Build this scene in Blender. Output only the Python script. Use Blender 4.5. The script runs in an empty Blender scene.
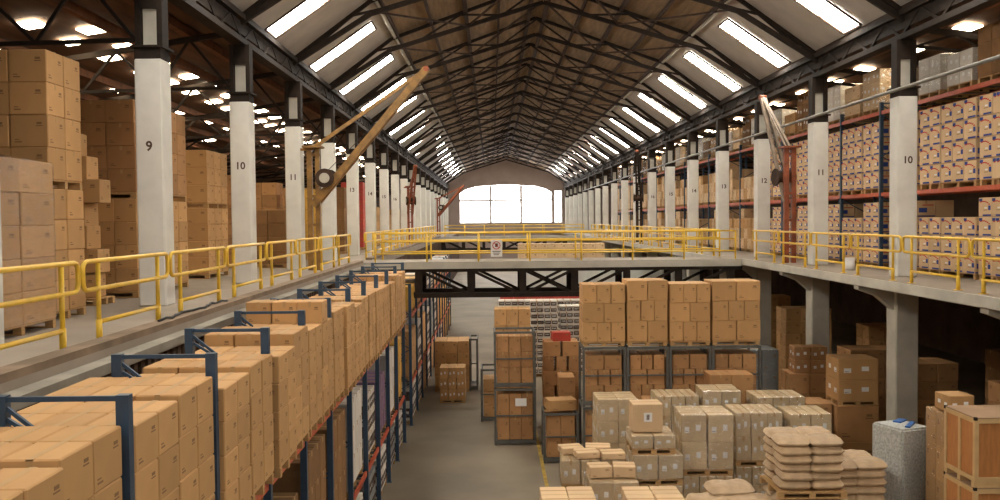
import bpy, bmesh, math, random
from mathutils import Vector, Matrix
random.seed(7)
S = bpy.context.scene
C = S.collection
PI = math.pi

# ------------------------------------------------------------------ camera, sky, exposure
CAMZ = 7.2
cd = bpy.data.cameras.new('camera'); cam = bpy.data.objects.new('camera', cd); C.objects.link(cam)
cd.sensor_width = 36; cd.lens = 32.4; cd.clip_end = 400
cam.matrix_world = (Matrix.Translation((0, 0, CAMZ)) @ Matrix.Rotation(-8/900, 4, 'Z')
                    @ Matrix.Rotation(PI/2 - 30/900, 4, 'X') @ Matrix.Rotation(-0.0095, 4, 'Z'))
S.camera = cam
W = bpy.data.worlds.new('sky'); S.world = W; W.use_nodes = True
W.node_tree.nodes['Background'].inputs[0].default_value = (0.80, 0.90, 1.0, 1)
W.node_tree.nodes['Background'].inputs[1].default_value = 1.0
S.view_settings.view_transform = 'Standard'; S.view_settings.look = 'None'
S.view_settings.gamma = 1; S.view_settings.use_curve_mapping = False
S.view_settings.exposure = 0.9
SKYLIGHT = 21.0       # glow of the translucent roof sheets
WINDOW = 7.0         # glow of the far end window

M = CAMZ - 1.535     # gallery floor
XL, XR, XC = -6.28, 10.5, 2.07
EL, ER = -4.75, 9.27
def PY(k): return 16.9 + 6*k          # pillar lines; k=0 is pillar nine

# ------------------------------------------------------------------ materials
MATS = {}
def mat(name, col, rough=0.7, metal=0.0, var=0.12, scale=3.0, col2=None, rand=0.0, bump=0.0, stretch=None, emit=0):
    if name in MATS: return MATS[name]
    m = bpy.data.materials.new(name); m.use_nodes = True; MATS[name] = m
    nt = m.node_tree; N = nt.nodes; L = nt.links; b = N['Principled BSDF']
    b.inputs['Roughness'].default_value = rough; b.inputs['Metallic'].default_value = metal
    tc = N.new('ShaderNodeTexCoord'); mp = N.new('ShaderNodeMapping'); L.new(tc.outputs['Object'], mp.inputs[0])
    if stretch: mp.inputs['Scale'].default_value = stretch
    no = N.new('ShaderNodeTexNoise'); no.inputs['Scale'].default_value = scale; no.inputs['Detail'].default_value = 4
    L.new(mp.outputs[0], no.inputs['Vector'])
    rp = N.new('ShaderNodeValToRGB'); L.new(no.outputs['Fac'], rp.inputs[0])
    c2 = col2 or tuple(c*(1-2*var) for c in col)
    rp.color_ramp.elements[0].position = 0.3; rp.color_ramp.elements[1].position = 0.7
    rp.color_ramp.elements[0].color = (*c2, 1); rp.color_ramp.elements[1].color = (*col, 1)
    out = rp.outputs[0]
    if rand:
        oi = N.new('ShaderNodeObjectInfo'); mr = N.new('ShaderNodeMapRange')
        ge = N.new('ShaderNodeNewGeometry'); ad = N.new('ShaderNodeMath'); ad.operation = 'ADD'; fr = N.new('ShaderNodeMath'); fr.operation = 'FRACT'
        L.new(oi.outputs['Random'], ad.inputs[0]); L.new(ge.outputs['Random Per Island'], ad.inputs[1]); L.new(ad.outputs[0], fr.inputs[0]); L.new(fr.outputs[0], mr.inputs[0]); mr.inputs[3].default_value = 1-rand; mr.inputs[4].default_value = 1+rand*0.6
        hs = N.new('ShaderNodeHueSaturation'); L.new(out, hs.inputs['Color']); L.new(mr.outputs[0], hs.inputs['Value'])
        out = hs.outputs[0]
    L.new(out, b.inputs['Base Color'])
    if bump:
        bp = N.new('ShaderNodeBump'); bp.inputs['Strength'].default_value = bump; bp.inputs['Distance'].default_value = 0.02
        L.new(no.outputs['Fac'], bp.inputs['Height']); L.new(bp.outputs[0], b.inputs['Normal'])
    b.inputs['Specular IOR Level'].default_value = .25 if rough > .6 else .5
    if emit:
        L.new(out, b.inputs['Emission Color']); b.inputs['Emission Strength'].default_value = emit
    return m
def film_mat():
    m = bpy.data.materials.new('film'); m.use_nodes = True; nt = m.node_tree; N = nt.nodes; L = nt.links
    N.remove(N['Principled BSDF']); tr = N.new('ShaderNodeBsdfTransparent'); gl = N.new('ShaderNodeBsdfGlossy'); gl.inputs['Roughness'].default_value = 0.22
    tr.inputs[0].default_value = (0.93, 0.93, 0.92, 1)
    no = N.new('ShaderNodeTexNoise'); no.inputs['Scale'].default_value = 7; no.inputs['Detail'].default_value = 3
    tc = N.new('ShaderNodeTexCoord'); mp = N.new('ShaderNodeMapping'); mp.inputs['Scale'].default_value = (1, 1, 3.5)
    L.new(tc.outputs['Object'], mp.inputs[0]); L.new(mp.outputs[0], no.inputs[0])
    mr = N.new('ShaderNodeMapRange'); mr.inputs[1].default_value = .35; mr.inputs[2].default_value = .75; mr.inputs[3].default_value = .02; mr.inputs[4].default_value = .27
    L.new(no.outputs['Fac'], mr.inputs[0])
    bp = N.new('ShaderNodeBump'); bp.inputs['Strength'].default_value = .8; bp.inputs['Distance'].default_value = .05
    L.new(no.outputs['Fac'], bp.inputs['Height']); L.new(bp.outputs[0], gl.inputs['Normal'])
    mx = N.new('ShaderNodeMixShader'); L.new(mr.outputs[0], mx.inputs[0]); L.new(tr.outputs[0], mx.inputs[1]); L.new(gl.outputs[0], mx.inputs[2])
    L.new(mx.outputs[0], N['Material Output'].inputs[0]); return m
FILM = film_mat()
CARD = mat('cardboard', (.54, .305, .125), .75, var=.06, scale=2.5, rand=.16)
CARDR = mat('cardboard_red', (.46, .24, .10), .75, var=.07, scale=2.5, rand=.18)
CARDL = mat('cardboard_light', (.68, .47, .27), .75, var=.05, scale=2.5, rand=.12)
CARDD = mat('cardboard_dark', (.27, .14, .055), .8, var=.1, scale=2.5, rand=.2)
CARDW = mat('cardboard_white', (.66, .60, .52), .7, var=.05, scale=2.5, rand=.1)
TAPE = mat('tape', (.46, .28, .12), .65, var=.04)
INK = mat('ink', (.10, .06, .04), .8)
FAINT = mat('faint_ink', (.27, .15, .07), .8)
BLUEINK = mat('blue_ink', (.03, .06, .28), .7)
REDINK = mat('red_ink', (.55, .05, .03), .7)
PAPER = mat('paper', (.78, .76, .72), .7, var=.03)
WOOD = mat('pallet_wood', (.55, .33, .14), .8, var=.15, scale=6, stretch=(1, 6, 6))
CRATEW = mat('crate_ply', (.50, .20, .055), .6, var=.12, scale=5, stretch=(5, 5, .7))
BATTEN = mat('crate_batten', (.62, .40, .18), .6, var=.08, scale=5)
WHITEC = mat('white_pillar', (.70, .67, .60), .85, var=.07, scale=2.2, bump=.2)
CONC = mat('concrete', (.30, .275, .235), .8, var=.2, scale=.9, bump=.15)
CONCL = mat('concrete_light', (.50, .46, .38), .85, var=.12, scale=1.7, bump=.2)
FLOORM = mat('floor_concrete', (.27, .22, .155), .68, var=.18, scale=.35, bump=.05)
GALM = mat('gallery_concrete', (.33, .27, .21), .7, var=.12, scale=.8, bump=.08)
KERB = mat('kerb_timber', (.27, .19, .125), .8, var=.2, scale=2)
STEEL = mat('dark_steel', (.028, .018, .012), .85, var=.25, scale=4)
STEELB = mat('brown_steel', (.065, .036, .022), .85, var=.25, scale=4)
BOARD = mat('roof_board', (.30, .205, .12), .85, var=.2, scale=1.4, stretch=(5, .5, 1))
GREYSHEET = mat('grey_sheet', (.50, .45, .39), .7, var=.10, scale=1.2)
SIDEROOF = mat('side_roof', (.12, .06, .032), .85, var=.3, scale=1.0, stretch=(3, .4, 1))
DARKWALL = mat('dark_wall', (.14, .085, .055), .9, var=.25, scale=.8)
ENDWALL = mat('end_wall', (.38, .30, .26), .85, var=.1, scale=.6)
YEL = mat('yellow_paint', (.80, .50, .04), .4, var=.08, scale=5)
BLUE = mat('rack_blue', (.028, .06, .105), .45, var=.15, scale=6)
ORANGE = mat('rack_orange', (.52, .085, .025), .45, var=.1, scale=6)
GREYM = mat('cage_grey', (.13, .125, .11), .55, metal=.2, var=.15, scale=6)
OCHRE = mat('crane_ochre', (.30, .15, .03), .55, var=.25, scale=5)
RUST = mat('crane_rust', (.30, .07, .02), .55, var=.25, scale=5)
CABLE = mat('black_rubber', (.02, .02, .02), .6)
BAG = mat('kraft_bag', (.49, .33, .185), .6, var=.12, scale=6, rand=.1, bump=.9)
FOAM = mat('speckled_foam', (.55, .54, .49), .7, scale=22, col2=(.30, .30, .28), bump=.2)
REDB = mat('red_box', (.50, .05, .03), .6, rand=.1)
BLUEB = mat('blue_plastic', (.03, .12, .36), .4)
YBOX = mat('yellow_box', (.66, .37, .05), .6, rand=.15)
PURP = mat('purple_box', (.22, .13, .22), .6, rand=.1)
GREYP = mat('grey_plastic', (.22, .24, .24), .4, rand=.1)
def emitter(name, col, s):
    m = bpy.data.materials.new(name); m.use_nodes = True; b = m.node_tree.nodes['Principled BSDF']
    b.inputs['Base Color'].default_value = (.8, .8, .8, 1); b.inputs['Emission Color'].default_value = (*col, 1)
    b.inputs['Emission Strength'].default_value = s; return m
SKYM = emitter('skylight_sheet', (1.0, .95, .86), SKYLIGHT)
SKYS = emitter('side_skylight_sheet', (1.0, .86, .62), 14.0)
REARFILL = emitter('rear_window_glass', (1.0, .98, .95), 1.2)  # glow of the added, unseen pane behind the camera
WINM = emitter('window_glass', (1.0, .98, .97), WINDOW)

# ------------------------------------------------------------------ mesh helpers
BOXF = [(0, 3, 2, 1), (4, 5, 6, 7), (0, 1, 5, 4), (1, 2, 6, 5), (2, 3, 7, 6), (3, 0, 4, 7)]
class MB:
    def __init__(s): s.v = []; s.f = []; s.m = []; s.sm = []
    def add(s, vs, fs, mi=0, smooth=False):
        o = len(s.v); s.v += [tuple(v) for v in vs]; s.f += [tuple(i+o for i in f) for f in fs]
        s.m += [mi]*len(fs); s.sm += [smooth]*len(fs); return s
    def box(s, x0, x1, y0, y1, z0, z1, mi=0):
        return s.add([(x0,y0,z0),(x1,y0,z0),(x1,y1,z0),(x0,y1,z0),(x0,y0,z1),(x1,y0,z1),(x1,y1,z1),(x0,y1,z1)], BOXF, mi)
    def bar(s, a, b, w, h=None, mi=0, up=(0, 0, 1)):
        a = Vector(a); b = Vector(b); h = h or w; d = (b-a).normalized(); u = Vector(up)
        if abs(d.dot(u)) > .99: u = Vector((0, 1, 0))
        r = d.cross(u).normalized(); u = r.cross(d)
        q = [(-1,-1),(1,-1),(1,1),(-1,1)]
        vs = [a+r*i*w/2+u*j*h/2 for i, j in q] + [b+r*i*w/2+u*j*h/2 for i, j in q]
        return s.add(vs, BOXF, mi)
    def tube(s, pts, r, n=8, closed=False, mi=0, cap=True):
        pts = [Vector(p) for p in pts]; k = len(pts); vs = []; ref = None
        for i, p in enumerate(pts):
            a = pts[(i-1) % k] if (closed or i > 0) else p; b = pts[(i+1) % k] if (closed or i < k-1) else p
            d = (b-a).normalized()
            if ref is None: ref = Vector((0, 0, 1)) if abs(d.z) < .9 else Vector((1, 0, 0))
            x = d.cross(ref)
            if x.length < .05: x = d.cross(Vector((1, 0, 0)) if abs(d.x) < .9 else Vector((0, 1, 0)))
            x.normalize(); y = d.cross(x).normalized(); ref = -y if y.dot(ref) < 0 else y
            ref = x.cross(d)
            for j in range(n):
                t = 2*PI*j/n; vs.append(p + x*math.cos(t)*r + ref*math.sin(t)*r)
        fs = []
        for i in range(k if closed else k-1):
            for j in range(n):
                a = i*n+j; b = i*n+(j+1) % n; c = ((i+1) % k)*n+(j+1) % n; d = ((i+1) % k)*n+j
                fs.append((a, b, c, d))
        s.add(vs, fs, mi, True)
        if cap and not closed:
            o = len(s.v)-len(vs); s.f.append(tuple(range(o, o+n))[::-1]); s.m.append(mi); s.sm.append(False)
            s.f.append(tuple(range(o+(k-1)*n, o+k*n))); s.m.append(mi); s.sm.append(False)
        return s
    def prism(s, poly, axis, a, b, mi=0):
        n = len(poly)
        def P(u, v, t): return (u, t, v) if axis == 'Y' else ((t, u, v) if axis == 'X' else (u, v, t))
        vs = [P(u, v, a) for u, v in poly] + [P(u, v, b) for u, v in poly]
        fs = [tuple(range(n)), tuple(range(2*n-1, n-1, -1))] + [(i, i+n, (i+1) % n+n, (i+1) % n) for i in range(n)]
        return s.add(vs, fs, mi)
    def mesh(s, name, mats):
        me = bpy.data.meshes.new(name); me.from_pydata(s.v, [], s.f)
        for m in (mats if isinstance(mats, (list, tuple)) else [mats]): me.materials.append(m)
        me.polygons.foreach_set('material_index', s.m); me.polygons.foreach_set('use_smooth', s.sm)
        bm = bmesh.new(); bm.from_mesh(me); bmesh.ops.recalc_face_normals(bm, faces=bm.faces); bm.to_mesh(me); bm.free()
        me.update(); return me
    def build(s, name, mats, parent=None, loc=(0, 0, 0)):
        return link(name, s.mesh(name, mats), parent, loc)
def link(name, me, parent=None, loc=(0, 0, 0), rz=0):
    o = bpy.data.objects.new(name, me); C.objects.link(o); o.location = loc; o.rotation_euler = (0, 0, rz)
    if parent: o.parent = parent
    return o
def tag(o, label, cat, group=None, kind=None):
    o['label'] = label; o['category'] = cat
    if group: o['group'] = group
    if kind: o['kind'] = kind
    return o
def thing(name, label, cat, loc=(0, 0, 0), group=None, rz=0):
    return tag(link(name, None, None, loc, rz), label, cat, group)
def struct(name, mb, m):
    o = mb.build(name, m); o['kind'] = 'structure'; return o
def bevel_mesh(me, w, seg=1):
    bm = bmesh.new(); bm.from_mesh(me); bmesh.ops.bevel(bm, geom=list(bm.edges), offset=w, segments=seg, affect='EDGES', clamp_overlap=True)
    bm.to_mesh(me); bm.free(); return me
NUMW = dict(zip(range(8, 28), ['eight','nine','ten','eleven','twelve','thirteen','fourteen','fifteen','sixteen','seventeen','eighteen','nineteen','twenty','twenty-one','twenty-two','twenty-three','twenty-four','twenty-five','twenty-six','twenty-seven']))
ORD = ['first','second','third','fourth','fifth','sixth','seventh','eighth','ninth','tenth','eleventh','twelfth','thirteenth','fourteenth','fifteenth',
       'sixteenth','seventeenth','eighteenth','nineteenth','twentieth','twenty-first','twenty-second','twenty-third','twenty-fourth','twenty-fifth']

# ------------------------------------------------------------------ setting
Y0, Y1 = -12.0, 130.0
XW, XE = -19.0, 24.0
f = MB().box(XW, XE, Y0, Y1, -.25, 0)
f.box(1.37, 1.47, 20, 33, 0, .004, 1)
struct('floor', f, [FLOORM, mat('floor_line', (.55, .36, .06), .6, var=.3, scale=3)])
g = MB().box(XW, EL, Y0, Y1, M-.32, M)
struct('floor_left', g, GALM)
g = MB().box(EL-.26, EL, Y0, 33.2, M, M+.09).box(EL-.26, EL, 35.7, 84, M, M+.09)
struct('trim_1', g, KERB)
g = MB().box(EL, EL+.24, Y0, 33.2, M-.22, M-.10)
struct('trim_2', g, mat('worn_concrete', (.34, .30, .24), .85, var=.2, scale=1.5, bump=.3))
g = MB().box(ER, XE, Y0, 33.2, M-.22, M).box(8.75, XE, 33.2, Y1, M-.22, M)
struct('floor_right', g, GALM)
g = MB().box(ER-.04, ER, Y0, 33.16, M-.2, M+.02).box(8.71, 8.75, 35.7, 84, M-.2, M+.02)
struct('trim_3', g, mat('pale_concrete', (.60, .56, .47), .85, var=.12, scale=1.5))
# corrugated panel under the left gallery edge
g = MB(); y = Y0
xs = []
while y < Y1:
    g.box(EL-.10, EL-.04, y, y+.12, 0, M-.33); g.box(EL-.16, EL-.10, y+.12, y+.24, 0, M-.33); y += .24
struct('wall_under', g, DARKWALL)
g = MB().box(XW-.2, XW, Y0, Y1, 0, 13)
struct('wall_left', g, DARKWALL)
g = MB().box(XE, XE+.2, Y0, Y1, 0, 13)
struct('wall_right', g, DARKWALL)
# roof: shallow boards in the middle, steep grey sheets at the sides
ZE, ZK, ZR = CAMZ+5.35, CAMZ+7.15, CAMZ+9.25
def roofz(x):
    d = abs(x-XC)
    return ZR-(ZR-ZK)*d/5.85 if d < 5.85 else ZK-(ZK-ZE)*(d-5.85)/2.58
t = .08
KL, KR = XC-5.85, XC+5.85
g = MB().prism([(KL, ZK), (XC, ZR), (KR, ZK), (KR, ZK+t), (XC, ZR+t), (KL, ZK+t)], 'Y', Y0, Y1)
struct('ceiling', g, BOARD)
g = MB().prism([(XL-.1, ZE-.07), (KL, ZK), (KL, ZK+t), (XL-.1, ZE+t)], 'Y', Y0, Y1).prism([(XR+.1, ZE-.07), (KR, ZK), (KR, ZK+t), (XR+.1, ZE+t)], 'Y', Y0, Y1)
struct('ceiling_slopes', g, GREYSHEET)
def sidez(x):
    d = (XL-x) if x < 0 else (x-XR)
    return CAMZ+5.1-.15*d
g = MB().prism([(XW, sidez(XW)), (XL-.19, sidez(XL)), (XL-.19, sidez(XL)+t), (XW, sidez(XW)+t)], 'Y', Y0, Y1)
g.prism([(XE, sidez(XE)), (XR+.19, sidez(XR)), (XR+.19, sidez(XR)+t), (XE, sidez(XE)+t)], 'Y', Y0, Y1)
struct('ceiling_sides', g, SIDEROOF)
# pale gutter pipes where the roof pitch changes
for sgn, xx in ((-1, KL), (1, KR)):
    tag(MB().tube([(xx-sgn*.12, Y0+.1, ZK-.09), (xx-sgn*.12, Y1-.1, ZK-.09)], .07).build('roof_pipe', CONCL),
        'long pale pipe running under the %s change of roof pitch' % ('left' if sgn < 0 else 'right'), 'pipe', 'pipes under the roof')

# end walls with arched windows, the unseen near one added for its light
def end_wall(nm, yy, inward, win_name):
    w0, w1 = XC-6.6, XC+6.6; zb, zs, zt = CAMZ-.35, CAMZ+3.9, CAMZ+5.1
    arch = [(w0, zs), (w0+.9, zs+.55), (w0+2.4, zs+.95), (XC, zt), (w1-2.4, zs+.95), (w1-.9, zs+.55), (w1, zs)]
    top = [(XL, ZE), (KL, ZK), (XC, ZR), (KR, ZK), (XR, ZE)]
    a, b = (yy, yy+.3)
    g = MB()
    g.prism([(XW, 0), (w0, 0), (w0, ZE), (XW, ZE)], 'Y', a, b)
    # right strip keeps a narrow slot window
    g.prism([(w1, 0), (9.1, 0), (9.1, ZE), (w1, ZE)], 'Y', a, b)
    g.prism([(9.1, 0), (10.1, 0), (10.1, zb), (9.1, zb)], 'Y', a, b)
    g.prism([(9.1, zs+.2), (10.1, zs+.2), (10.1, ZE), (9.1, ZE)], 'Y', a, b)
    g.prism([(10.1, 0), (XE, 0), (XE, ZE), (10.1, ZE)], 'Y', a, b)
    g.box(w0, w1, a, b, 0, zb)
    for i in range(len(arch)-1):
        (x0, z0), (x1, z1) = arch[i], arch[i+1]
        g.prism([(x0, z0), (x1, z1), (x1, ZE), (x0, ZE)], 'Y', a, b)
    g.prism([(XL, ZE), (XR, ZE), (KR, ZK), (XC, ZR), (KL, ZK)], 'Y', a, b)
    struct(nm, g, ENDWALL)
    ym = yy+.15
    w = MB().prism([(w0, zb), (w1, zb)] + arch[::-1], 'Y', ym, ym+.03)
    w.box(9.1, 10.1, ym, ym+.03, zb, zs+.2)
    win = struct(win_name, w, WINM if yy > 0 else REARFILL)
    fr = MB()
    for xx in (w0+2.2+2.2, w1-4.4): fr.box(xx-.2, xx+.2, ym-.12, ym-.02, zb, zt-.15)
    fr.box(w0, w1, ym-.1, ym-.02, CAMZ+2.7, CAMZ+2.98)
    fr.box(9.55, 9.65, ym-.1, ym-.02, zb, zs+.2)
    fr.build('window_frame', mat('pale_frame', (.75, .72, .70), .6), win)
end_wall('wall_far', Y1, -1, 'window_1')
end_wall('wall_near', Y0-.3, 1, 'window_2')  # out of view; its glowing pane is added to light the hall from behind

# ------------------------------------------------------------------ pillars with numbers
def text_mesh(body, size):
    cu = bpy.data.curves.new('t', 'FONT'); cu.body = body; cu.size = size; cu.align_x = 'CENTER'; cu.align_y = 'CENTER'; cu.extrude = .002; cu.offset = .006
    cu.resolution_u = 3
    ob = bpy.data.objects.new('t', cu); C.objects.link(ob); bpy.context.view_layer.update()
    me = bpy.data.meshes.new_from_object(ob.evaluated_get(bpy.context.evaluated_depsgraph_get())); bpy.data.objects.remove(ob); bpy.data.curves.remove(cu)
    return me
ZT = CAMZ+3.02
upper = bevel_mesh(MB().box(-.25, .25, -.25, .25, M, ZT).mesh('shaft', WHITEC), .025)
lower = bevel_mesh(MB().box(-.29, .29, -.29, .29, 0, M-.22).mesh('lower_shaft', CONCL), .03)
lowerL = bevel_mesh(MB().box(-.33, .33, -.33, .33, 0, M-.32).mesh('lower_shaft', CONCL), .03)
cap = MB().box(-.24, .24, -.24, .24, ZT, ZT+.2).box(-.3, .3, -.3, .3, ZT+.2, ZT+.24).mesh('steel_cap', STEEL)
ZG = CAMZ+4.45
posts = [MB().box(x-.05, x+.05, -.16, .16, ZT+.24, ZG).mesh('steel_post', STEEL) for x in (-.2, .2)]
infill = MB().box(-.14, .14, -.05, .05, ZT+.27, ZT+.95).mesh('infill_panel', CONCL)
inf2 = MB().box(-.15, .15, -.12, .12, ZT+.95, ZG).mesh('tie_plate', STEEL)
brR = MB().prism([(-.29, M-.22), (-1.19, M-.22), (-1.19, M-.32), (-.7, M-.5), (-.29, M-.85)], 'Y', -.15, .15).mesh('bracket', CONCL)
brL = MB().prism([(.33, M-.32), (1.4, M-.32), (1.4, M-.4), (.33, M-1.0)], 'Y', -.2, .2).mesh('bracket', CONCL)
for side, X in (('left', XL), ('right', XR)):
    for k in range(-1, 19):
        n = 9+k
        lab = 'white square pillar numbered %s on the %s gallery' % (NUMW[n], side) if n != 8 else 'white pillar at the near end of the %s gallery, before pillar nine' % side
        if n > 13: lab = '%s gallery white pillar, %s beyond the one numbered thirteen' % (side, ORD[n-14])
        p = thing('pillar', lab, 'pillar', (X, PY(k), 0), 'pillars along the %s gallery' % side)
        link('shaft', upper, p); link('lower_shaft', lowerL if X < 0 else lower, p); link('steel_cap', cap, p)
        for q in posts: link('steel_post', q, p)
        link('infill_panel', infill, p); link('tie_plate', inf2, p); link('bracket', brL if X < 0 else brR, p)
        if n <= 16:
            me = text_mesh(str(n), .25); me.materials.clear(); me.materials.append(INK)
            o = link('painted_number', me, p, (0, -.254, CAMZ+1.41)); o.rotation_euler = (PI/2, 0, 0)

# ------------------------------------------------------------------ roof steel
ZB = CAMZ
def truss(k):
    y = PY(k); n = 9+k
    t = thing('roof_truss', ('dark lattice roof truss spanning between the two pillars numbered %s' % NUMW[n]) if n <= 13 else
              'dark lattice roof truss, %s one beyond the pillars numbered thirteen' % ORD[n-14] if n > 13 else '', 'roof truss', (0, y, 0), 'roof trusses over the hall')
    top = [(XL, ZE-.2), (KL, ZK-.15), (XC, ZR-.15), (KR, ZK-.15), (XR, ZE-.2)]
    def bz(x):
        d = abs(x-XC); return CAMZ+8.35-(8.35-6.6)*d/5.85 if d < 5.85 else CAMZ+6.6-(6.6-4.98)*(d-5.85)/2.58
    bot = [(XL, bz(XL)), (KL, bz(KL)), (XC, bz(XC)), (KR, bz(KR)), (XR, bz(XR))]
    a = MB()
    for (x0, z0), (x1, z1) in zip(top, top[1:]): a.bar((x0, 0, z0), (x1, 0, z1), .12, .12)
    a.build('top_chord', STEEL, t)
    a = MB()
    for (x0, z0), (x1, z1) in zip(bot, bot[1:]): a.bar((x0, 0, z0), (x1, 0, z1), .13, .15)
    a.build('bottom_chord', STEEL, t)
    a = MB()
    nn = 10
    for i in range(nn):
        x0 = XL+.3+(XR-XL-.6)*i/nn; x1 = XL+.3+(XR-XL-.6)*(i+1)/nn
        up = (lambda x: roofz(x)-.2)
        if i % 2 == 0: a.bar((x0, 0, bz(x0)), (x1, 0, up(x1)), .07)
        else: a.bar((x0, 0, up(x0)), (x1, 0, bz(x1)), .07)
    a.build('web_bars', STEEL, t)
    # knee stays and horizontal bracing towards the next truss
    if n < 26:
        b = MB()
        for s_ in (-1, 1):
            b.bar((XC+s_*5.7, 0, bz(XC+s_*5.7)), (XC+s_*2.9, 6.0, bz(XC+s_*2.9)), .06)
            b.bar((XC+s_*.1, 0, bz(XC)), (XC+s_*2.9, 6.0, bz(XC+s_*2.9)), .06)
        b.build('sway_brace', STEELB, t)
for k in range(-1, 19): truss(k)
for i, d in enumerate((.35, 1.7, 3.0, 4.3, 5.6, 8.4)):
    for s_ in (-1, 1):
        x = XC+s_*d; w = .16 if i in (0, 2) else .09
        tag(MB().box(x-w/2, x+w/2, Y0+.05, Y1-.05, roofz(x)-.19, roofz(x)-.05).build('roof_purlin', STEELB),
            'dark roof purlin, %s from the ridge on the %s slope' % (ORD[i], 'left' if s_ < 0 else 'right'), 'purlin', 'purlins of the main roof')
for side, X in (('left', XL), ('right', XR)):
    t = thing('eaves_girder', 'long dark lattice girder along the tops of the %s pillars' % side, 'girder', (X, 0, 0), 'eaves girders')
    MB().box(-.16, .16, Y0+.1, Y1-.1, ZG+.62, ZG+.76).box(-.16, .16, Y0+.1, Y1-.1, ZG, ZG+.14).build('chord', STEEL, t)
    g = MB(); y = Y0+1
    while y < Y1-3:
        g.bar((0, y, ZG+.1), (0, y+1, ZG+.65), .08); g.bar((0, y+1, ZG+.65), (0, y+2, ZG+.1), .08); y += 2
    g.box(-.02, .02, Y0+.1, Y1-.1, ZG+.3, ZG+.62)
    g.build('lattice_web', STEEL, t)
# side aisle purlins and rafters
for side, xs in (('left', [-7.6, -8.9, -11.4, -12.8, -14.4, -16.2]), ('right', [11.4, 13.3, 14.8, 16.6, 18.6])):
    for i, x in enumerate(xs):
        tag(MB().box(x-.09, x+.09, Y0+.05, Y1-.05, sidez(x)-.22, sidez(x)-.02).build('aisle_purlin', mat('red_timber', (.16, .065, .03), .8, var=.25)),
            'reddish timber purlin, %s from the pillars in the %s aisle roof' % (ORD[i], side), 'purlin', 'purlins of the %s aisle' % side)
    for k in range(-1, 14):
        a = XL-.3 if side == 'left' else XR+.3; b = XW+.1 if side == 'left' else XE-.1; y = PY(k)
        n = 9+k
        t = thing('aisle_truss', 'dark truss over the %s aisle, in line with pillar %s' % (side, NUMW[n]) if n <= 13 else
                  'dark truss over the %s aisle, %s beyond the line of pillar thirteen' % (side, ORD[n-14]), 'roof truss', (0, y, 0), 'trusses of the %s aisle' % side)
        za, zb = sidez(a)-.3, sidez(b)-.3
        MB().bar((a, 0, za), (b, 0, zb), .1, .14).build('rafter', STEEL, t)
        low = za-(1.35 if side == 'left' else .45)
        w = MB(); w.bar((a, 0, low), (a+(b-a)*.8, 0, za+(zb-za)*.8-.1), .07, .08)
        for i in range(5):
            u0, u1 = i*.15, i*.15+.08
            def P(u, lo): return (a+(b-a)*u, 0, (za+(zb-za)*u) if not lo else low+((za+(zb-za)*.8-.1)-low)*u/.8)
            w.bar(P(u0, 1), P(u1, 0), .06); w.bar(P(u1, 0), P(u0+.15, 1), .06)
        w.build('web_bars', STEEL, t)
# pale pipe along the right pillar tops
tag(MB().tube([(10.16, Y0+.1, CAMZ+3.16), (10.16, 100, CAMZ+3.16)], .045).build('service_pipe', mat('grey_pipe', (.22, .20, .17), .5)),
    'grey service pipe running past the tops of the right pillars', 'pipe')

# ------------------------------------------------------------------ skylights
def skylight(side, k):
    n = 9+k; y = PY(k)+3.0
    s_ = -1 if side == 'left' else 1
    xa, xb = XC+s_*6.15, XC+s_*8.32
    if n < 8: lab = 'bright roof light strip on the %s slope, %s one behind pillar eight' % (side, ORD[7-n])
    elif n < 13: lab = 'bright roof light strip on the %s slope, between pillars %s and %s' % (side, NUMW[n], NUMW[n+1])
    else: lab = 'bright roof light strip on the %s slope, %s beyond pillar thirteen' % (side, ORD[n-13])
    t = thing('skylight', lab, 'skylight', (0, y, 0), 'roof lights on the %s slope' % side)
    hw = .55
    for i in range(3):
        a = xa+(xb-xa)*i/3+s_*.03; b = xa+(xb-xa)*(i+1)/3-s_*.03
        off = .03*(i % 2)
        MB().add([(a, -hw+off, roofz(a)-.06), (b, -hw+off, roofz(b)-.06), (b, hw+off, roofz(b)-.06), (a, hw+off, roofz(a)-.06),
                  (a, -hw+off, roofz(a)-.03), (b, -hw+off, roofz(b)-.03), (b, hw+off, roofz(b)-.03), (a, hw+off, roofz(a)-.03)], BOXF).build('sheet', SKYM, t)
    g = MB()
    for yy in (-hw-.06, hw+.08): g.bar((xa, yy, roofz(xa)-.06), (xb, yy, roofz(xb)-.06), .05, .06)
    for xx in (xa, xb): g.bar((xx, -hw-.06, roofz(xx)-.06), (xx, hw+.08, roofz(xx)-.06), .05, .06)
    g.build('frame', STEELB, t)
for k in range(-4, 18):
    for side in ('left', 'right'): skylight(side, k)
sm = MB().box(-.24, .24, -.30, .30, -.05, -.02).mesh('small_skylight', SKYS)
for x, ys, side in ((-10.25, 2.2, 'left'), (-9.45, 2.3, 'left'), (-11.75, 3.1, 'left'), (-13.6, 6.0, 'left'), (12.2, 3.0, 'right'), (15.6, 6.0, 'right')):
    i = 0; y = {-9.45: 21.6, -11.75: 19.6}.get(x, 20.4)
    while y < 92:
        o = link('small_skylight', sm, None, (x, y, sidez(x)), 0); o.rotation_euler = (0, math.atan(-.15 if x < 0 else .15), 0)
        row = {-11.75: 'second row from the outer wall', -10.25: 'middle row', -9.45: 'row nearest the pillars', -13.6: 'row farthest from the pillars', 12.2: 'row nearest the pillars', 15.6: 'row farthest from the pillars'}[x]
        tag(o, 'small warm roof light in the %s aisle, %s, %s along' % (side, row, ORD[i] if i < 25 else 'last'), 'skylight', 'small roof lights of the %s aisle' % side)
        y += ys*(1+.12*((i*7) % 3-1)); i += 1
        if i == 25: break

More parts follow.
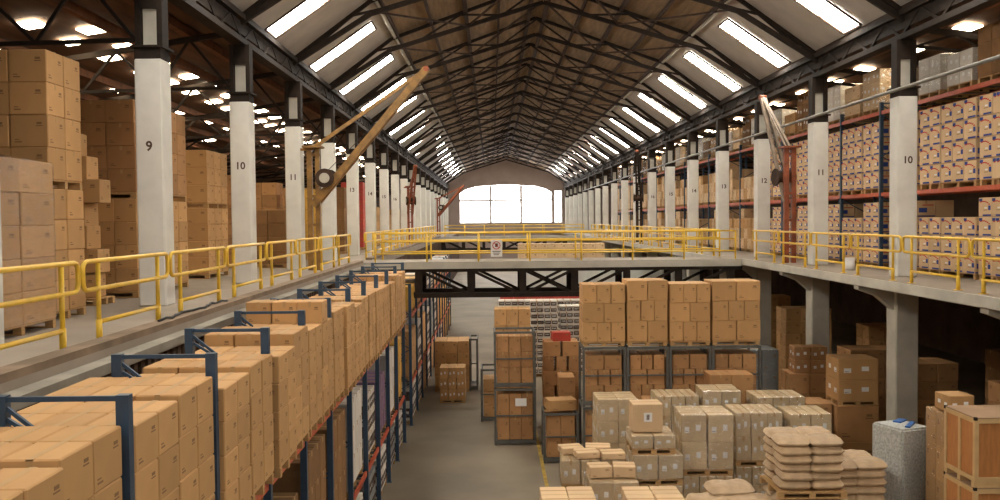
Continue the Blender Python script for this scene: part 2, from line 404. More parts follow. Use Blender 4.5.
# ------------------------------------------------------------------ railings
def loop_pts(x, y0, y1, z0, z1, r=.10):
    P = []
    for (cy, cz, a0) in ((y1-r, z1-r, 0), (y0+r, z1-r, 90), (y0+r, z0+r, 180), (y1-r, z0+r, 270)):
        for a in (0, 30, 60, 90):
            t = math.radians(a0+a); P.append((x, cy+math.cos(t)*r, cz+math.sin(t)*r))
    return P
L = 2.92
hr = MB().tube(loop_pts(0, 0, L, M+.70, M+1.06), .031, 8, closed=True).mesh('handrail', YEL)
pm = MB().tube([(0, 0, M), (0, 0, M+1.03)], .032).tube([(0, 0, M), (0, 0, M+.3)], .042).box(-.07, .07, -.07, .07, M, M+.012).mesh('post', YEL)
lr = MB().tube([(0, .43, M+.27), (0, L-.43, M+.27)], .03).mesh('lower_rail', YEL)
def rail(x, y, side, lab):
    t = thing('guard_rail', lab, 'railing', (x, y, 0), 'yellow rail panels on the %s gallery' % side)
    link('handrail', hr, t)
    for q in (.43, L-.43): link('post', pm, t, (0, q, .09 if False else 0))
    link('lower_rail', lr, t)
y = 11.22-2*3.05; i = 0
seq = {'left': [], 'right': []}
yy = 11.22-3.05*2
while yy+L < 84:
    if yy+L < 33.3 or yy > 35.8: seq['left'].append(yy)
    yy += 3.05
    if 30.3 < yy < 35.8: yy = 36.0 if yy+L > 33.3 else yy
yy = 21.0-3.0-3.02
while yy+L < 84:
    if yy+L < 33.3 or yy > 35.8: seq['right'].append(yy)
    yy += 3.02
    if 30.3 < yy < 35.8: yy = 36.0 if yy+L > 33.3 else yy
for side in ('left', 'right'):
    near = [q for q in seq[side] if q < 34]; far = [q for q in seq[side] if q > 34]
    for i, q in enumerate(near): rail(-5.09 if side == 'left' else 9.6, q, side, 'yellow tubular rail panel on the %s gallery, %s from the camera end' % (side, ORD[i]))
    for i, q in enumerate(far): rail(-5.09 if side == 'left' else 9.0, q, side, 'yellow rail panel on the %s gallery, %s beyond the near footbridge' % (side, ORD[i]))

# ------------------------------------------------------------------ footbridges
def bridge(y, xa, xb, which):
    t = thing('footbridge', '%s steel footbridge with grey deck crossing the hall between the galleries' % which, 'footbridge', (0, y, 0), 'footbridges across the hall')
    W_ = 2.4
    MB().box(xa, xb, .05, W_, M-.12, M-.01).build('deck', GALM, t)
    MB().box(xa, xb, -.02, .05, M-.25, M+.01).box(xa, xb, W_, W_+.07, M-.25, M+.01).build('fascia', CONCL, t)
    x0 = (418-492)*y/900 if which == 'near' else -2.7
    pan = 1.93
    nodes = [x0-pan+pan*i for i in range(9)]
    nodes = [n for n in nodes if xa < n < xb]
    zt, zb = M-.30, M-1.24
    for tag_y in (.12, W_-.12):
        tr = MB().box(xa, xb, tag_y-.08, tag_y+.08, zt-.07, zt+.05).box(xa+.1, xb-.1, tag_y-.09, tag_y+.09, zb-.08, zb+.10)
        for j, n in enumerate(nodes): tr.box(n-.13, n+.13, tag_y-.05, tag_y+.05, zb, zt)
        for j in range(len(nodes)-1):
            a, b = nodes[j], nodes[j+1]
            if j <= 3: tr.bar((a, tag_y, zt), (b, tag_y, zb), .10)
            if j >= 3: tr.bar((a, tag_y, zb), (b, tag_y, zt), .10)
        tr.bar((xa+.3, tag_y, zb), (nodes[0], tag_y, zt), .1)
        tr.build('lattice_truss', STEEL, t)
    for yy in (.06, W_-.03):
        r = thing('footbridge_railing', 'yellow three-bar railing on the %s side of the %s footbridge' % ('near' if yy < 1 else 'far', which), 'railing', (0, y+yy, 0), 'footbridge railings')
        a, b = (xa+.25, xb-.25) if which == 'near' else (xa+.3, xb-.1)
        a = (375-492)*y/900 if which == 'near' else a
        MB().tube([(a, 0, M+1.06), (b, 0, M+1.06)], .03).build('top_rail', YEL, r)
        MB().tube([(a, 0, M+.76), (b, 0, M+.76)], .028).build('middle_rail', YEL, r)
        MB().tube([(a, 0, M+.32), (b, 0, M+.32)], .028).build('bottom_rail', YEL, r)
        x = a
        while x < b+.01:
            MB().tube([(x, 0, M), (x, 0, M+1.06)], .034).build('post', YEL, r); x += (b-a)/7
    return t
bridge(33.2, EL, ER, 'near')
bridge(84.5, EL, 8.75, 'far')
# prohibition sign on the near railing
sx, sy, sz = (496.5-492)*33.2/900, 33.2, CAMZ-(248-220)*33.2/900
t = thing('prohibition_sign', 'white no-entry notice with red barred circle on footbridge railing', 'sign', (sx, sy, sz))
MB().box(-.21, .21, -.012, .012, -.32, .3).build('board', PAPER, t)
ring = MB().tube([(math.cos(a*PI/12)*.135, -.018, .1+math.sin(a*PI/12)*.135) for a in range(24)], .017, 6, closed=True)
ring.bar((-.09, -.018, .19), (.09, -.018, .01), .03, .02); ring.build('red_circle', REDINK, t)
MB().box(-.05, .05, -.016, -.012, .04, .17).build('pictogram', INK, t)
w = MB()
for q in range(3): w.box(-.15+.02*q, .15-.03*q, -.016, -.012, -.14-.06*q, -.115-.06*q)
w.build('lettering', INK, t)

# ------------------------------------------------------------------ cartons and pallets
MESH = {}
def carton_mesh(sx, sy, sz, style, m):
    key = (round(sx, 3), round(sy, 3), round(sz, 3), style, m.name)
    if key in MESH: return MESH[key]
    hx, hy = sx/2, sy/2
    me0 = bevel_mesh(MB().box(-hx, hx, -hy, hy, 0, sz).mesh('b', m), .012)
    b = MB(); b.v = [tuple(v.co) for v in me0.vertices]; b.f = [tuple(p.vertices) for p in me0.polygons]; b.m = [0]*len(b.f); b.sm = [False]*len(b.f)
    e = .002
    # tape along the long axis of the lid, turned down over both ends
    if sx >= sy:
        b.box(-hx-e, hx+e, -.025, .025, sz-.01, sz+e, 1); b.box(-hx-e, -hx+.01, -.025, .025, sz-.09, sz, 1); b.box(hx-.01, hx+e, -.025, .025, sz-.09, sz, 1)
    else:
        b.box(-.025, .025, -hy-e, hy+e, sz-.01, sz+e, 1); b.box(-.025, .025, -hy-e, -hy+.01, sz-.09, sz, 1); b.box(-.025, .025, hy-.01, hy+e, sz-.09, sz, 1)
    def patch(face, u0, u1, v0, v1, mi):   # u across, v up, as fractions of the face
        if face in '-Y+Y':
            s_ = -1 if face == '-Y' else 1; a, c = -hx+u0*sx, -hx+u1*sx
            b.box(a, c, s_*hy-e, s_*hy+e, v0*sz, v1*sz, mi)
        else:
            s_ = -1 if face == '-X' else 1; a, c = -hy+u0*sy, -hy+u1*sy
            b.box(s_*hx-e, s_*hx+e, a, c, v0*sz, v1*sz, mi)
    if style == 'print':
        for fc in ('-Y', '+X', '-X'):
            patch(fc, .12, .3, .14, .18, 6); patch(fc, .12, .24, .22, .25, 6); patch(fc, .68, .86, .64, .67, 6); patch(fc, .7, .84, .70, .77, 6)
    elif style == 'brand':
        fc = '-X'      # long printed side: blue foot band, orange swoosh, blue panel, small lines of text
        patch(fc, .03, .66, .03, .12, 3); patch(fc, .06, .24, .34, .58, 3); patch(fc, .32, .54, .42, .50, 5)
        for q in range(6): patch(fc, .10+.13*q, .235+.13*q, .62+.09*q-.013*q*q, .68+.09*q-.013*q*q, 4)
        patch(fc, .32, .6, .33, .36, 6); patch(fc, .70, .95, .80, .95, 3)
        fc = '-Y'
        patch(fc, .03, .97, .03, .10, 3); patch(fc, .10, .55, .28, .56, 3); patch(fc, .3, .9, .70, .76, 4)
    elif style == 'label':
        for fc in ('-Y', '+X', '-X'):
            patch(fc, .14, .32, .34, .56, 5); patch(fc, .58, .76, .42, .64, 5); patch(fc, .16, .28, .38, .41, 2)
    elif style == 'tray':
        for fc in ('-Y', '+X', '-X'):
            patch(fc, .04, .47, .16, .72, 2); patch(fc, .53, .96, .16, .72, 2); patch(fc, .10, .41, .38, .54, 5); patch(fc, .59, .90, .38, .54, 5)
    elif style == 'mark':
        for fc in ('-Y',):
            patch(fc, .36, .64, .38, .70, 5); patch(fc, .45, .55, .44, .64, 2)
    me = b.mesh('carton', [m, TAPE, INK, BLUEINK, REDINK, PAPER, FAINT]); MESH[key] = me; return me
PAL = {}
def pallet_mesh(sx, sy):
    k = (round(sx, 2), round(sy, 2))
    if k in PAL: return PAL[k]
    b = MB(); hx, hy = sx/2, sy/2; n = 6; w = sx/n
    for i in range(n): b.box(-hx+i*w+.01, -hx+(i+1)*w-.01, -hy, hy, .118, .14)
    for q in (-1, 0, 1):
        yy = q*(hy-.05); b.box(-hx, hx, yy-.045, yy+.045, .096, .118)
        for p in (-1, 0, 1): b.box(p*(hx-.06)-.06, p*(hx-.06)+.06, yy-.045, yy+.045, .022, .096)
        b.box(-hx, hx, yy-.045, yy+.045, 0, .022)
    PAL[k] = b.mesh('pallet', WOOD); return PAL[k]
def pallet(x, y, z, sx, sy, lab, group, parent=None):
    o = link('pallet', pallet_mesh(sx, sy), parent, (x, y, z))
    if parent is None: tag(o, lab, 'pallet', group)
    return o
STUFF = {}
def stuff_box(key, x, y, z, sx, sy, sz):
    STUFF.setdefault(key, MB()).box(x-sx/2+.01, x+sx/2-.01, y-sy/2+.012, y+sy/2-.012, z+.001, z+sz-.002)
def layer_word(k, nz):
    if nz == 1: return 'single layer'
    return 'bottom layer' if k == 0 else ('top layer' if k == nz-1 else ORD[k]+' layer up')
def col_word(i, nx): return '' if nx == 1 else ('left' if i == 0 else ('right' if i == nx-1 else ('middle' if nx == 3 else ORD[i]+' from left')))
def row_word(j, ny): return '' if ny == 1 else ('front' if j == 0 else ('back' if j == ny-1 else ORD[j]+' row'))
def stack(x0, y0, z0, n, sz, desc, where, group, m=CARD, style='print', pal=True, jit=.012, keep=None, key=None, wrap=None, skip=None, gap=.014, rot=.015):
    """x0,y0 = near left corner; n = counts; sz = carton size"""
    nx, ny, nz = n; sx, sy, h = sz
    W_, D_ = nx*sx, ny*sy
    root = None; ox = oy = oz = 0
    if wrap:
        root = thing('wrapped_load', wrap, 'pallet load', (x0+W_/2, y0+D_/2, z0), group)
        ox, oy, oz = x0+W_/2, y0+D_/2, z0
    z = z0
    if pal:
        pallet(x0+W_/2-ox, y0+D_/2-oy, z-oz, max(W_-.02, .5), max(D_-.02, .5), 'wooden pallet under the %ss, %s' % (desc.split(',')[0], where), 'pallets under '+group, root); z += .14
    for k in range(nz):
        for j in range(ny):
            for i in range(nx):
                if skip and skip(i, j, k): continue
                cx = x0+(i+.5)*sx; cy = y0+(j+.5)*sy; cz = z+k*h
                o = link('carton', carton_mesh(sx-gap, sy-gap, h-.003, style, m), root,
                         (cx+random.uniform(-jit, jit)*.5-ox, cy+random.uniform(-jit, jit)*.5-oy, cz-oz), random.uniform(-rot, rot) if min(nx, ny) > 0 else 0)
                if not root:
                    pos = ' '.join(w for w in (row_word(j, ny), col_word(i, nx)) if w)
                    lab = '%s, %s%s, %s' % (desc, layer_word(k, nz), (', '+pos) if pos else '', where)
                    tag(o, lab, 'tray box' if style == 'tray' else 'carton', group)
    if wrap:
        zt = (z-oz)+nz*h
        a, b = W_/2+.015, D_/2+.015
        fl = MB(); 
        me = bevel_mesh(MB().box(-a, a, -b, b, .10 if pal else 0, zt+.012).mesh('film', FILM), .03)
        link('plastic_film', me, root); root.rotation_euler.z = random.uniform(-.025, .025)
    return z+nz*h

# ------------------------------------------------------------------ left rack (blue, beside the aisle)
RX0, RX1 = -3.86, -2.9
ZB1, ZB2 = CAMZ-3.3, CAMZ-5.65
FR = [4.85+2.2*i for i in range(11)] + [29.1]
def frame(y, h, lab, x0=RX0, x1=RX1, group='blue rack frames beside the aisle', z0=0):
    t = thing('rack_frame', lab, 'rack frame', (0, y, z0), group)
    for x in (x0, x1): MB().box(x-.05, x+.05, -.045, .045, 0, h).box(x-.08, x+.08, -.08, .08, 0, .012).build('upright', BLUE, t)
    b = MB().bar((x0, 0, h-.03), (x1, 0, h-.03), .035, .04); b.build('top_tie', BLUE, t)
    b = MB(); z = .3; q = 0
    while z < h-.7:
        b.bar((x0 if q else x1, 0, z), (x1 if q else x0, 0, z+.6), .03); z += .6; q = 1-q
    b.bar((x0+.02, 0, h-.08), (x1-.3, 0, h-.6), .03)
    b.build('lacing', BLUE, t)
def beams(xs, y0, y1, z, lab, group):
    t = thing('shelf_beams', lab, 'rack beam', (0, y0, z), group)
    for x in xs: MB().box(x-.025, x+.025, .05, y1-y0-.05, -.11, 0).build('beam', ORANGE, t)
    w = MB(); n = 6
    for i in range(n):
        yy = (y1-y0)*(i+.5)/n; w.box(min(xs)+.03, max(xs)-.03, yy-.04, yy+.04, -.03, -.002)
    w.build('cross_bars', GREYM, t)
for i, y in enumerate(FR): frame(y, CAMZ-1.34, 'blue steel rack frame beside the aisle, %s from the camera' % ORD[i])
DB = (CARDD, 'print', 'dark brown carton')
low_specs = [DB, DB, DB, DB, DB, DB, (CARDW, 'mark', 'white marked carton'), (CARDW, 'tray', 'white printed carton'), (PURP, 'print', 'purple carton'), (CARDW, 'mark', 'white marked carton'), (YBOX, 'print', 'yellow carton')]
pn = 0
for i in range(len(FR)-1):
    y = FR[i]; y2 = FR[i+1]
    for z, wd in ((ZB1, 'upper'), (ZB2, 'lower')):
        beams((RX0, RX1), y, y2, z, 'pair of orange beams, %s level, %s bay of the blue rack' % (wd, ORD[i]), 'orange shelf beams beside the aisle')
    for q in range(2):
        hh = random.choice((.36, .375, .39, .40)); nz = 4
        if i == 4 and q == 1: nz = 5; hh = .37
        yy = y+.07+q*1.04
        rest = lambda a, b, k, nz=nz: (a == 2 or k == nz-1)
        dx = random.uniform(-.04, .03)+(.09 if i > 1 else 0)
        stack(-4.12+dx, yy, ZB1, (3, 2, nz), (.42, .505, hh), 'brown carton', '%s load of the blue rack' % ORD[pn], 'cartons on the blue rack beside the aisle', CARD, 'print',
              keep=rest, key='leftrack', rot=.012, skip=(lambda a, b, k: (k == 4 and b == 1)) if nz == 5 else None)
        pn += 1
    if i >= 2:
        m_, st, ds = low_specs[i]
        nz = 3
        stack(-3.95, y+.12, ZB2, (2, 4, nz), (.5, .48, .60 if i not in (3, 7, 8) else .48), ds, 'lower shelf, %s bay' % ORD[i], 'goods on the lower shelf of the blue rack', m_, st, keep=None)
        if i >= 5:
            stack(-3.9, y+.15, .0, (2, 3, 2), (.48, .6, .5), 'grey plastic box' if i % 2 else 'white carton', 'under the %s bay of the blue rack' % ORD[i], 'goods under the blue rack', GREYP if i % 2 else CARDW, 'tray')

# racks beyond the bridge, left of the aisle
for i in range(13): frame(31.5+2.5*i, 5.0, 'blue rack frame beyond the footbridge, %s in the row' % ORD[i], group='blue rack frames beyond the footbridge')
cols = [(YBOX, 'yellow carton'), (CARD, 'brown carton'), (YBOX, 'yellow carton'), (CARDW, 'white carton'), (CARDW, 'white carton'), (CARD, 'brown carton'), (CARDW, 'white carton'), (CARD, 'brown carton'), (CARDW, 'white carton'), (GREYP, 'grey carton'), (CARDW, 'white carton'), (CARD, 'brown carton')]
for i in range(12):
    y = 31.5+2.5*i
    for lv, z in enumerate((ZB1, ZB2)):
        beams((RX0, RX1), y, y+2.5, z, 'orange beams, %s level, %s bay beyond the footbridge' % (('upper', 'lower')[lv], ORD[i]), 'orange beams beyond the footbridge')
        m_, ds = cols[(i+lv*5) % 12]
        stack(-3.85, y+.15, z, (1, 2, 2 if lv else 2), (.95, 1.08, .42 if lv == 0 else .8), ds, '%s shelf, %s bay beyond the footbridge' % (('upper', 'lower')[lv], ORD[i]), 'goods on the racks beyond the footbridge', m_, 'tray' if m_ is CARDW else 'print')
    m_, ds = cols[(i+3) % 12]
    stack(-3.85, y+.15, 0, (1, 2, 2), (.95, 1.08, .6), ds, 'floor level, %s bay beyond the footbridge' % ORD[i], 'goods on the racks beyond the footbridge', m_, 'tray' if m_ is CARDW else 'print')

# ------------------------------------------------------------------ right gallery racks
GX0, GX1 = 11.5, 12.6
GU = [14.5, 19.95, 26.5] + [29.5+3*i for i in range(19)]
ZL0, ZL1, ZL2 = M, CAMZ+.70, CAMZ+3.1
def near_pillar(y):
    k = (y-16.9)/6; a = 9+math.floor(k)
    return a
for i, y in enumerate(GU):
    frame(y, ZL2-M+.25, 'blue rack frame on the right gallery, %s from the camera' % ORD[i], GX0, GX1, 'blue rack frames on the right gallery', M)
made = 0
WR = ['cartons', 'film', 'cartons', 'film', 'film']
for i in range(len(GU)-1):
    y, y2 = GU[i], GU[i+1]
    for z, wd in ((ZL1, 'middle'), (ZL2, 'top')):
        beams((GX0, GX1), y, y2, z, 'orange beams, %s level, %s bay of the right gallery rack' % (wd, ORD[i]), 'orange beams on the right gallery')
    # loads: 3 + 2 cartons per three metres
    ys = [y+.14] if (y2-y) < 3.5 else [y+.1, y+3.05]
    for h_, ya in enumerate(ys):
        bay = '%s bay%s' % (ORD[i], '' if len(ys) == 1 else (' near half', ' far half')[h_])
        if i == 0 and h_ == 0: continue
        for lv, z in enumerate((ZL0, ZL1)):
            for (off, cnt) in ((.0, 2), (1.24, 3)):
                nz = 4
                if lv == 0 and (i*3+h_+cnt) % 3 == 0: nz = 3
                ind = ya < 66
                keep = (lambda a, b, k: a == 0) if ind else (lambda a, b, k: False)
                if ind:
                    # columns counted along the rack
                    pal_ = pallet(GX0+.52, ya+off+cnt*.277, z, 1.02, cnt*.553-.02, 'wooden pallet under %s columns, %s shelf, %s of right gallery rack' % ({2: 'two', 3: 'three'}[cnt], ('floor', 'middle')[lv], bay), 'pallets on the right gallery rack')
                    rr = random.Random(i*31+h_*7+lv*3+cnt); plain = ya > 38
                    if plain: nz = rr.choice((2, 3, 3, 4))
                    for k in range(nz):
                        for b in range(cnt):
                            if plain and k == nz-1 and rr.random() < .35: continue
                            yy = ya+off+(b+.5)*.553; hq = (.495 if lv else .455); zz = z+.14+k*hq
                            o = link('carton', carton_mesh(.5, .545 if not plain else .50, hq-.01, 'print' if plain else 'brand', (CARDL, CARD)[rr.random() < .3] if plain else CARDL), None, (GX0+.24+random.uniform(-.01, .01), yy, zz), random.uniform(-.012, .012))
                            q = b+(2 if cnt == 3 else 0)
                            tag(o, ('plain' if plain else 'blue-printed')+' carton, %s level row %s, %s along, %s, right gallery' % (('floor', 'middle')[lv], ('one', 'two', 'three', 'four')[k], ORD[q], bay), 'shelf carton', 'plain cartons on the farther right gallery racks' if plain else 'blue-printed cartons on the right gallery racks')
                            stuff_box('rightrack', GX0+.76, yy, zz, .5, .553, hq-.004)
                else:
                    if lv: pallet(GX0+.52, ya+off+cnt*.277, z, 1.02, cnt*.553-.02, 'wooden pallet under %s columns, %s shelf, %s of right gallery rack' % ({2: 'two', 3: 'three'}[cnt], ('floor', 'middle')[lv], bay), 'pallets on the right gallery rack')
                    for k in range(nz):
                        for b in range(cnt):
                            yy = ya+off+(b+.5)*.58; zz = z+(.14 if lv else 0)+k*.47
                            if (i*5+cnt*3+h_+lv) % 7 == 0 and k > 1: continue
                            for xx in (GX0+.24, GX0+.76): stuff_box('rightrack', xx, yy, zz, .5, .555, .465)
        # top shelf: mixed loads
        for q in range(2):
            r = random.Random(i*17+h_*5+q)
            m_ = r.choice((CARD, CARDW, CARDL, CARDD)); nz = r.choice((2, 3, 3)); yb = ya+.08+q*1.42
            wr = None
            where = 'top shelf, %s of right gallery rack' % bay
            if r.random() < .55: wr = 'film-wrapped load of cartons, %s position, top shelf, %s of right gallery rack' % (('near', 'far')[q], bay)
            wr = wr and wr.replace('of right gallery rack', 'right rack')
            if ya > 60 and not wr: wr = 'stacked cartons, %s position, top shelf, %s, right rack' % (('near', 'far')[q], bay)
            stack(GX0+.02, yb, ZL2, (2, 2, nz), (.52, .6, r.uniform(.36, .46)), ('brown carton', 'pale carton')[m_ in (CARDW, CARDL)], ('near load, ', 'far load, ')[q]+'top shelf, '+bay, 'loads on the top shelf of the right gallery', m_, r.choice(('label', 'print')), wrap=wr)
tag(MB().tube([(0, 0, 0), (0, 0, .32)], .14, 16).tube([(0, 0, .32), (0, 0, .35)], .15, 16).build('bucket', PAPER, None, (10.3, 25.8, M)), 'white lidded bucket on the right gallery behind the rails', 'bucket')

# ------------------------------------------------------------------ left gallery stacks
G = 'carton stacks on the left gallery'
stack(-8.9, 11.55, M, (4, 2, 5), (.60, .95, .46), 'brown carton', 'wrapped stack beside pillar eight', G, CARD, 'print', wrap='tall film-wrapped carton stack at the left edge of the picture')
stack(-9.3, 14.1, M, (5, 2, 4), (.48, .62, .49), 'brown carton', 'lower load before pillar nine', G, CARD, 'print', rot=.03)
stack(-9.3, 14.15, M+.14+4*.49, (4, 2, 4), (.60, .58, .505), 'brown carton', 'upper load before pillar nine', G, CARD, 'print', rot=.02)
stack(-9.7, 18.6, M, (5, 5, 4), (.48, .62, .475), 'brown carton', 'lower load behind pillar nine', G, CARD, 'print', rot=.03)
stack(-9.7, 18.6, M+.14+4*.475, (4, 5, 4), (.60, .62, .475), 'brown carton', 'upper load behind pillar nine', G, CARDR, 'print', rot=.02)
stack(-10.2, 24.6, M, (4, 3, 4), (.62, .62, .45), 'brown carton', 'lower load between pillars ten and eleven', G, CARD, 'print', rot=.02)
stack(-10.2, 24.6, M+.14+4*.45, (4, 3, 3), (.62, .62, .48), 'brown carton', 'upper load between pillars ten and eleven', G, CARD, 'print', rot=.02)
stack(-13.5, 20.9, M, (5, 3, 6), (.62, .62, .5), 'brown carton', 'far wall stack behind pillar nine', G, CARDR, 'print')
stack(-13.9, 27.6, M, (5, 2, 7), (.62, .62, .48), 'brown carton', 'far wall stack behind pillar ten', G, CARDR, 'print')
stack(-14.5, 14.0, M, (5, 2, 6), (.62, .62, .5), 'brown carton', 'far wall stack level with pillar nine', G, CARDR, 'print')
# staggered loose cartons sliding out before the stack behind pillar nine
for i, (px, py, pz, w) in enumerate(((-7.75, 17.0, 0, .55), (-7.7, 17.05, .48, .6), (-7.85, 17.0, .94, .55), (-7.95, 17.15, 1.38, .6), (-7.65, 17.05, 1.83, .6), (-7.9, 17.1, 2.28, .7), (-8.05, 17.0, 2.72, .6), (-8.45, 17.0, 0, .6), (-8.45, 17.0, .45, .6), (-8.5, 17.0, .9, .6), (-8.55, 17, 1.35, .6), (-8.5, 17, 1.8, .55), (-8.6, 17, 2.25, .6), (-8.6, 17.1, 2.7, .5))):
    o = link('carton', carton_mesh(.58, .5, .44, 'print', CARD), None, (px, py+.2, M+.14+pz*.98), random.uniform(-.12, .12))
    tag(o, 'loose brown carton, %s up, %s staggered column left of pillar nine' % (ORD[i % 7], 'right' if i < 7 else 'left'), 'carton', 'staggered cartons left of pillar nine')
pallet(-8.1, 17.2, M, 1.5, .7, 'wooden pallet under the staggered cartons left of pillar nine', None)
k = 3
for i, (y, m_, ds, n3, s3) in enumerate(((30.2, CARDD, 'dark carton', (2, 3, 4), (.6, .6, .45)), (33.2, BLUEB, 'blue plastic box', (1, 1, 3), (.9, .9, .55)), (36.2, YBOX, 'ochre carton', (2, 2, 6), (.6, .6, .45)),
        (42.3, CARDD, 'dark carton', (2, 3, 6), (.6, .6, .5)), (48.5, REDB, 'red carton', (2, 3, 7), (.6, .6, .5)), (54.3, CARD, 'brown carton', (2, 3, 5), (.6, .6, .45)), (60.3, CARD, 'brown carton', (2, 3, 4), (.6, .6, .45)), (66.3, CARD, 'brown carton', (2, 3, 5), (.6, .6, .45)))):
    stack(-8.1, y, M, n3, s3, ds, 'stack %s beyond pillar eleven on left gallery' % ORD[i], 'goods beyond pillar eleven on the left gallery', m_, 'print')
    if i not in (1,): stack(-10.5, y+.4, M, (3, 2, 6), (.6, .6, .5), 'brown carton', 'rear stack %s beyond pillar eleven' % ORD[i], 'goods beyond pillar eleven on the left gallery', CARDR, 'print')

# ------------------------------------------------------------------ cage pallets in the middle
def cage(x0, y0, z0, w, d, h, lab, group):
    t = thing('cage_pallet', lab, 'cage pallet', (x0+w/2, y0+d/2, z0), group)
    for sx in (-1, 1):
        for sy in (-1, 1): MB().box(sx*w/2-.035, sx*w/2+.035, sy*d/2-.035, sy*d/2+.035, 0, h-.02).build('post', GREYM, t)
    b = MB()
    for sy in (-1, 1): b.box(-w/2, w/2, sy*d/2-.025, sy*d/2+.025, h-.09, h-.02)
    for sx in (-1, 1): b.box(sx*w/2-.025, sx*w/2+.025, -d/2, d/2, h-.09, h-.02)
    b.build('top_frame', GREYM, t)
    b = MB()
    for sy in (-1, 1): b.box(-w/2, w/2, sy*d/2-.03, sy*d/2+.03, .04, .16)
    for i in range(5): b.box(-w/2+w*i/5+.02, -w/2+w*(i+1)/5-.02, -d/2, d/2, .12, .15)
    b.build('base', GREYM, t)
    MB().box(-w/2, w/2, -d/2-.02, -d/2+.02, h*.5, h*.5+.045).build('front_bar', GREYM, t)
    return t
cg = 'cage pallets in the middle of the floor'
CH = 1.75
def fill(x0, y0, z0, w, d, where, n=(3, 2, 3), m=CARDR, seed=0):
    hx = (w-.12)/n[0]; hy = (d-.12)/n[1]; hz = (CH-.3)/n[2]
    for k in range(3):
        nk = n[0] if k != 1 else 5-n[0]; hx = (w-.12)/nk
        stack(x0+.06, y0+.06, z0+.15+k*(hz-.03), (nk, 2, 1), (hx, hy, hz-.03-.03*(k == 2)), 'reddish brown carton', ('bottom', 'middle', 'top')[k]+' row '+where, 'cartons inside the cage pallets', m, 'print', pal=False, gap=.03, rot=.02)
words = ['leftmost', 'second', 'third', 'rightmost']
for i, (xa, w) in enumerate(((2.63, 1.2), (3.92, 1.15), (5.16, 1.15), (6.40, 1.36))):
    y = 26.0
    for lv in range(2):
        cage(xa, y, lv*CH, w, 1.15, CH, 'grey steel cage pallet, %s tier, %s of the four tall stacks' % (('lower', 'upper')[lv], words[i]), cg)
        fill(xa, y, lv*CH, w, 1.15, 'in %s cage, %s tall stack' % (('lower', 'upper')[lv], words[i]), n=((3, 2)[(i+lv) % 2], 2, 3))
    nx = 2 if i in (1, 3) else 3
    hh = (.555, .59, .555, .575)[i]
    z = 2*CH
    pallet(xa+w/2, y+.57, z, w, 1.1, 'wooden pallet on top of the %s of the four tall stacks' % words[i], 'pallets atop the four tall stacks')
    for lv in range(3):
        nn = nx if lv != 1 else (5-nx)
        stack(xa-.02, y, z+.14+lv*hh, (nn, 2, 1), ((w+.04)/nn, .55, hh), 'brown carton', '%s of three layers atop %s tall stack' % (('lowest', 'middle', 'highest')[lv], words[i]), 'cartons atop the four tall stacks', CARD, 'print', pal=False, rot=.02)
# left pair of cages with label
for lv in range(2):
    c = cage(.06, 28.6, lv*1.83, 1.27, 1.15, 1.83, 'dark cage pallet, %s of the pair beside the aisle' % ('lower', 'upper')[lv], cg)
    if lv == 0: MB().box(-.0, .36, -.62, -.6, 1.25, 1.5).build('paper_notice', PAPER, c)
    stack(.12, 28.66, lv*1.83+.15, (3, 2, 2 if lv == 0 else 3), (.385, .5, .74 if lv == 0 else .5), 'reddish brown carton', 'in the %s cage beside the aisle' % ('lower', 'upper')[lv], 'cartons in the aisle cages', CARDR, 'print', pal=False)
stack(.05, 30.9, 0, (3, 2, 7), (.42, .5, .57), 'brown carton', 'tall stack behind the aisle cages', 'cartons behind the aisle cages', CARD, 'print')
c = cage(-.42, 32.0, 0, .6, 1.2, 1.9, 'narrow empty-sided dark cage pallet left of the aisle cages', cg)
stack(-.36, 32.06, .15, (1, 2, 3), (.48, .52, .45), 'brown carton', 'in the narrow cage by the aisle', 'cartons in the narrow cage', CARD, 'print', pal=False)
# stacks between the aisle cages and the four tall stacks
pallet(2.28, 30.5, 0, 1.3, 1.0, 'wooden pallet under the gappy stack left of four tall stacks', None)
for k in range(6):
    nn = (3, 2)[k % 2]
    for i in range(nn):
        for j in range(2):
            wdt = 1.26/nn; o = link('carton', carton_mesh(wdt-.09, .46, .49, 'print', CARDR), None, (1.66+(i+.5)*wdt+random.uniform(-.02, .02), 30.26+.5*j, .14+k*.494), random.uniform(-.05, .05))
            tag(o, 'reddish brown carton, %s, %s %s, gappy stack left of four tall stacks' % (layer_word(k, 6), ('front', 'back')[j], col_word(i, nn)), 'carton', 'cartons between the cages')
o = link('carton', carton_mesh(.6, .5, .3, 'print', REDB), None, (2.3, 30.4, .14+6*.494), .1); tag(o, 'red carton lying on the gappy stack left of four tall stacks', 'carton')
stack(2.05, 28.2, 0, (1, 2, 4), (.55, .5, .52), 'brown carton', 'narrow stack left of four tall stacks', 'cartons between the cages', CARDR, 'print', rot=.05, gap=.05)
c = cage(1.5, 26.4, 0, .98, 1.0, 1.5, 'low dark cage pallet with a carton laid on top', cg)
stack(1.56, 26.46, .15, (2, 2, 2), (.43, .43, .62), 'reddish brown carton', 'in the low cage', 'cartons in the low cage', CARDR, 'print', pal=False)
o = link('carton', carton_mesh(.85, .6, .32, 'print', CARD), None, (2.02, 26.9, 1.5), .2); tag(o, 'flat brown carton lying on the low cage pallet', 'carton')
stack(3.3, 29.5, 0, (6, 2, 5), (.6, .5, .5), 'brown carton', 'row behind the four tall stacks', 'cartons behind the tall stacks', CARDD, 'print')
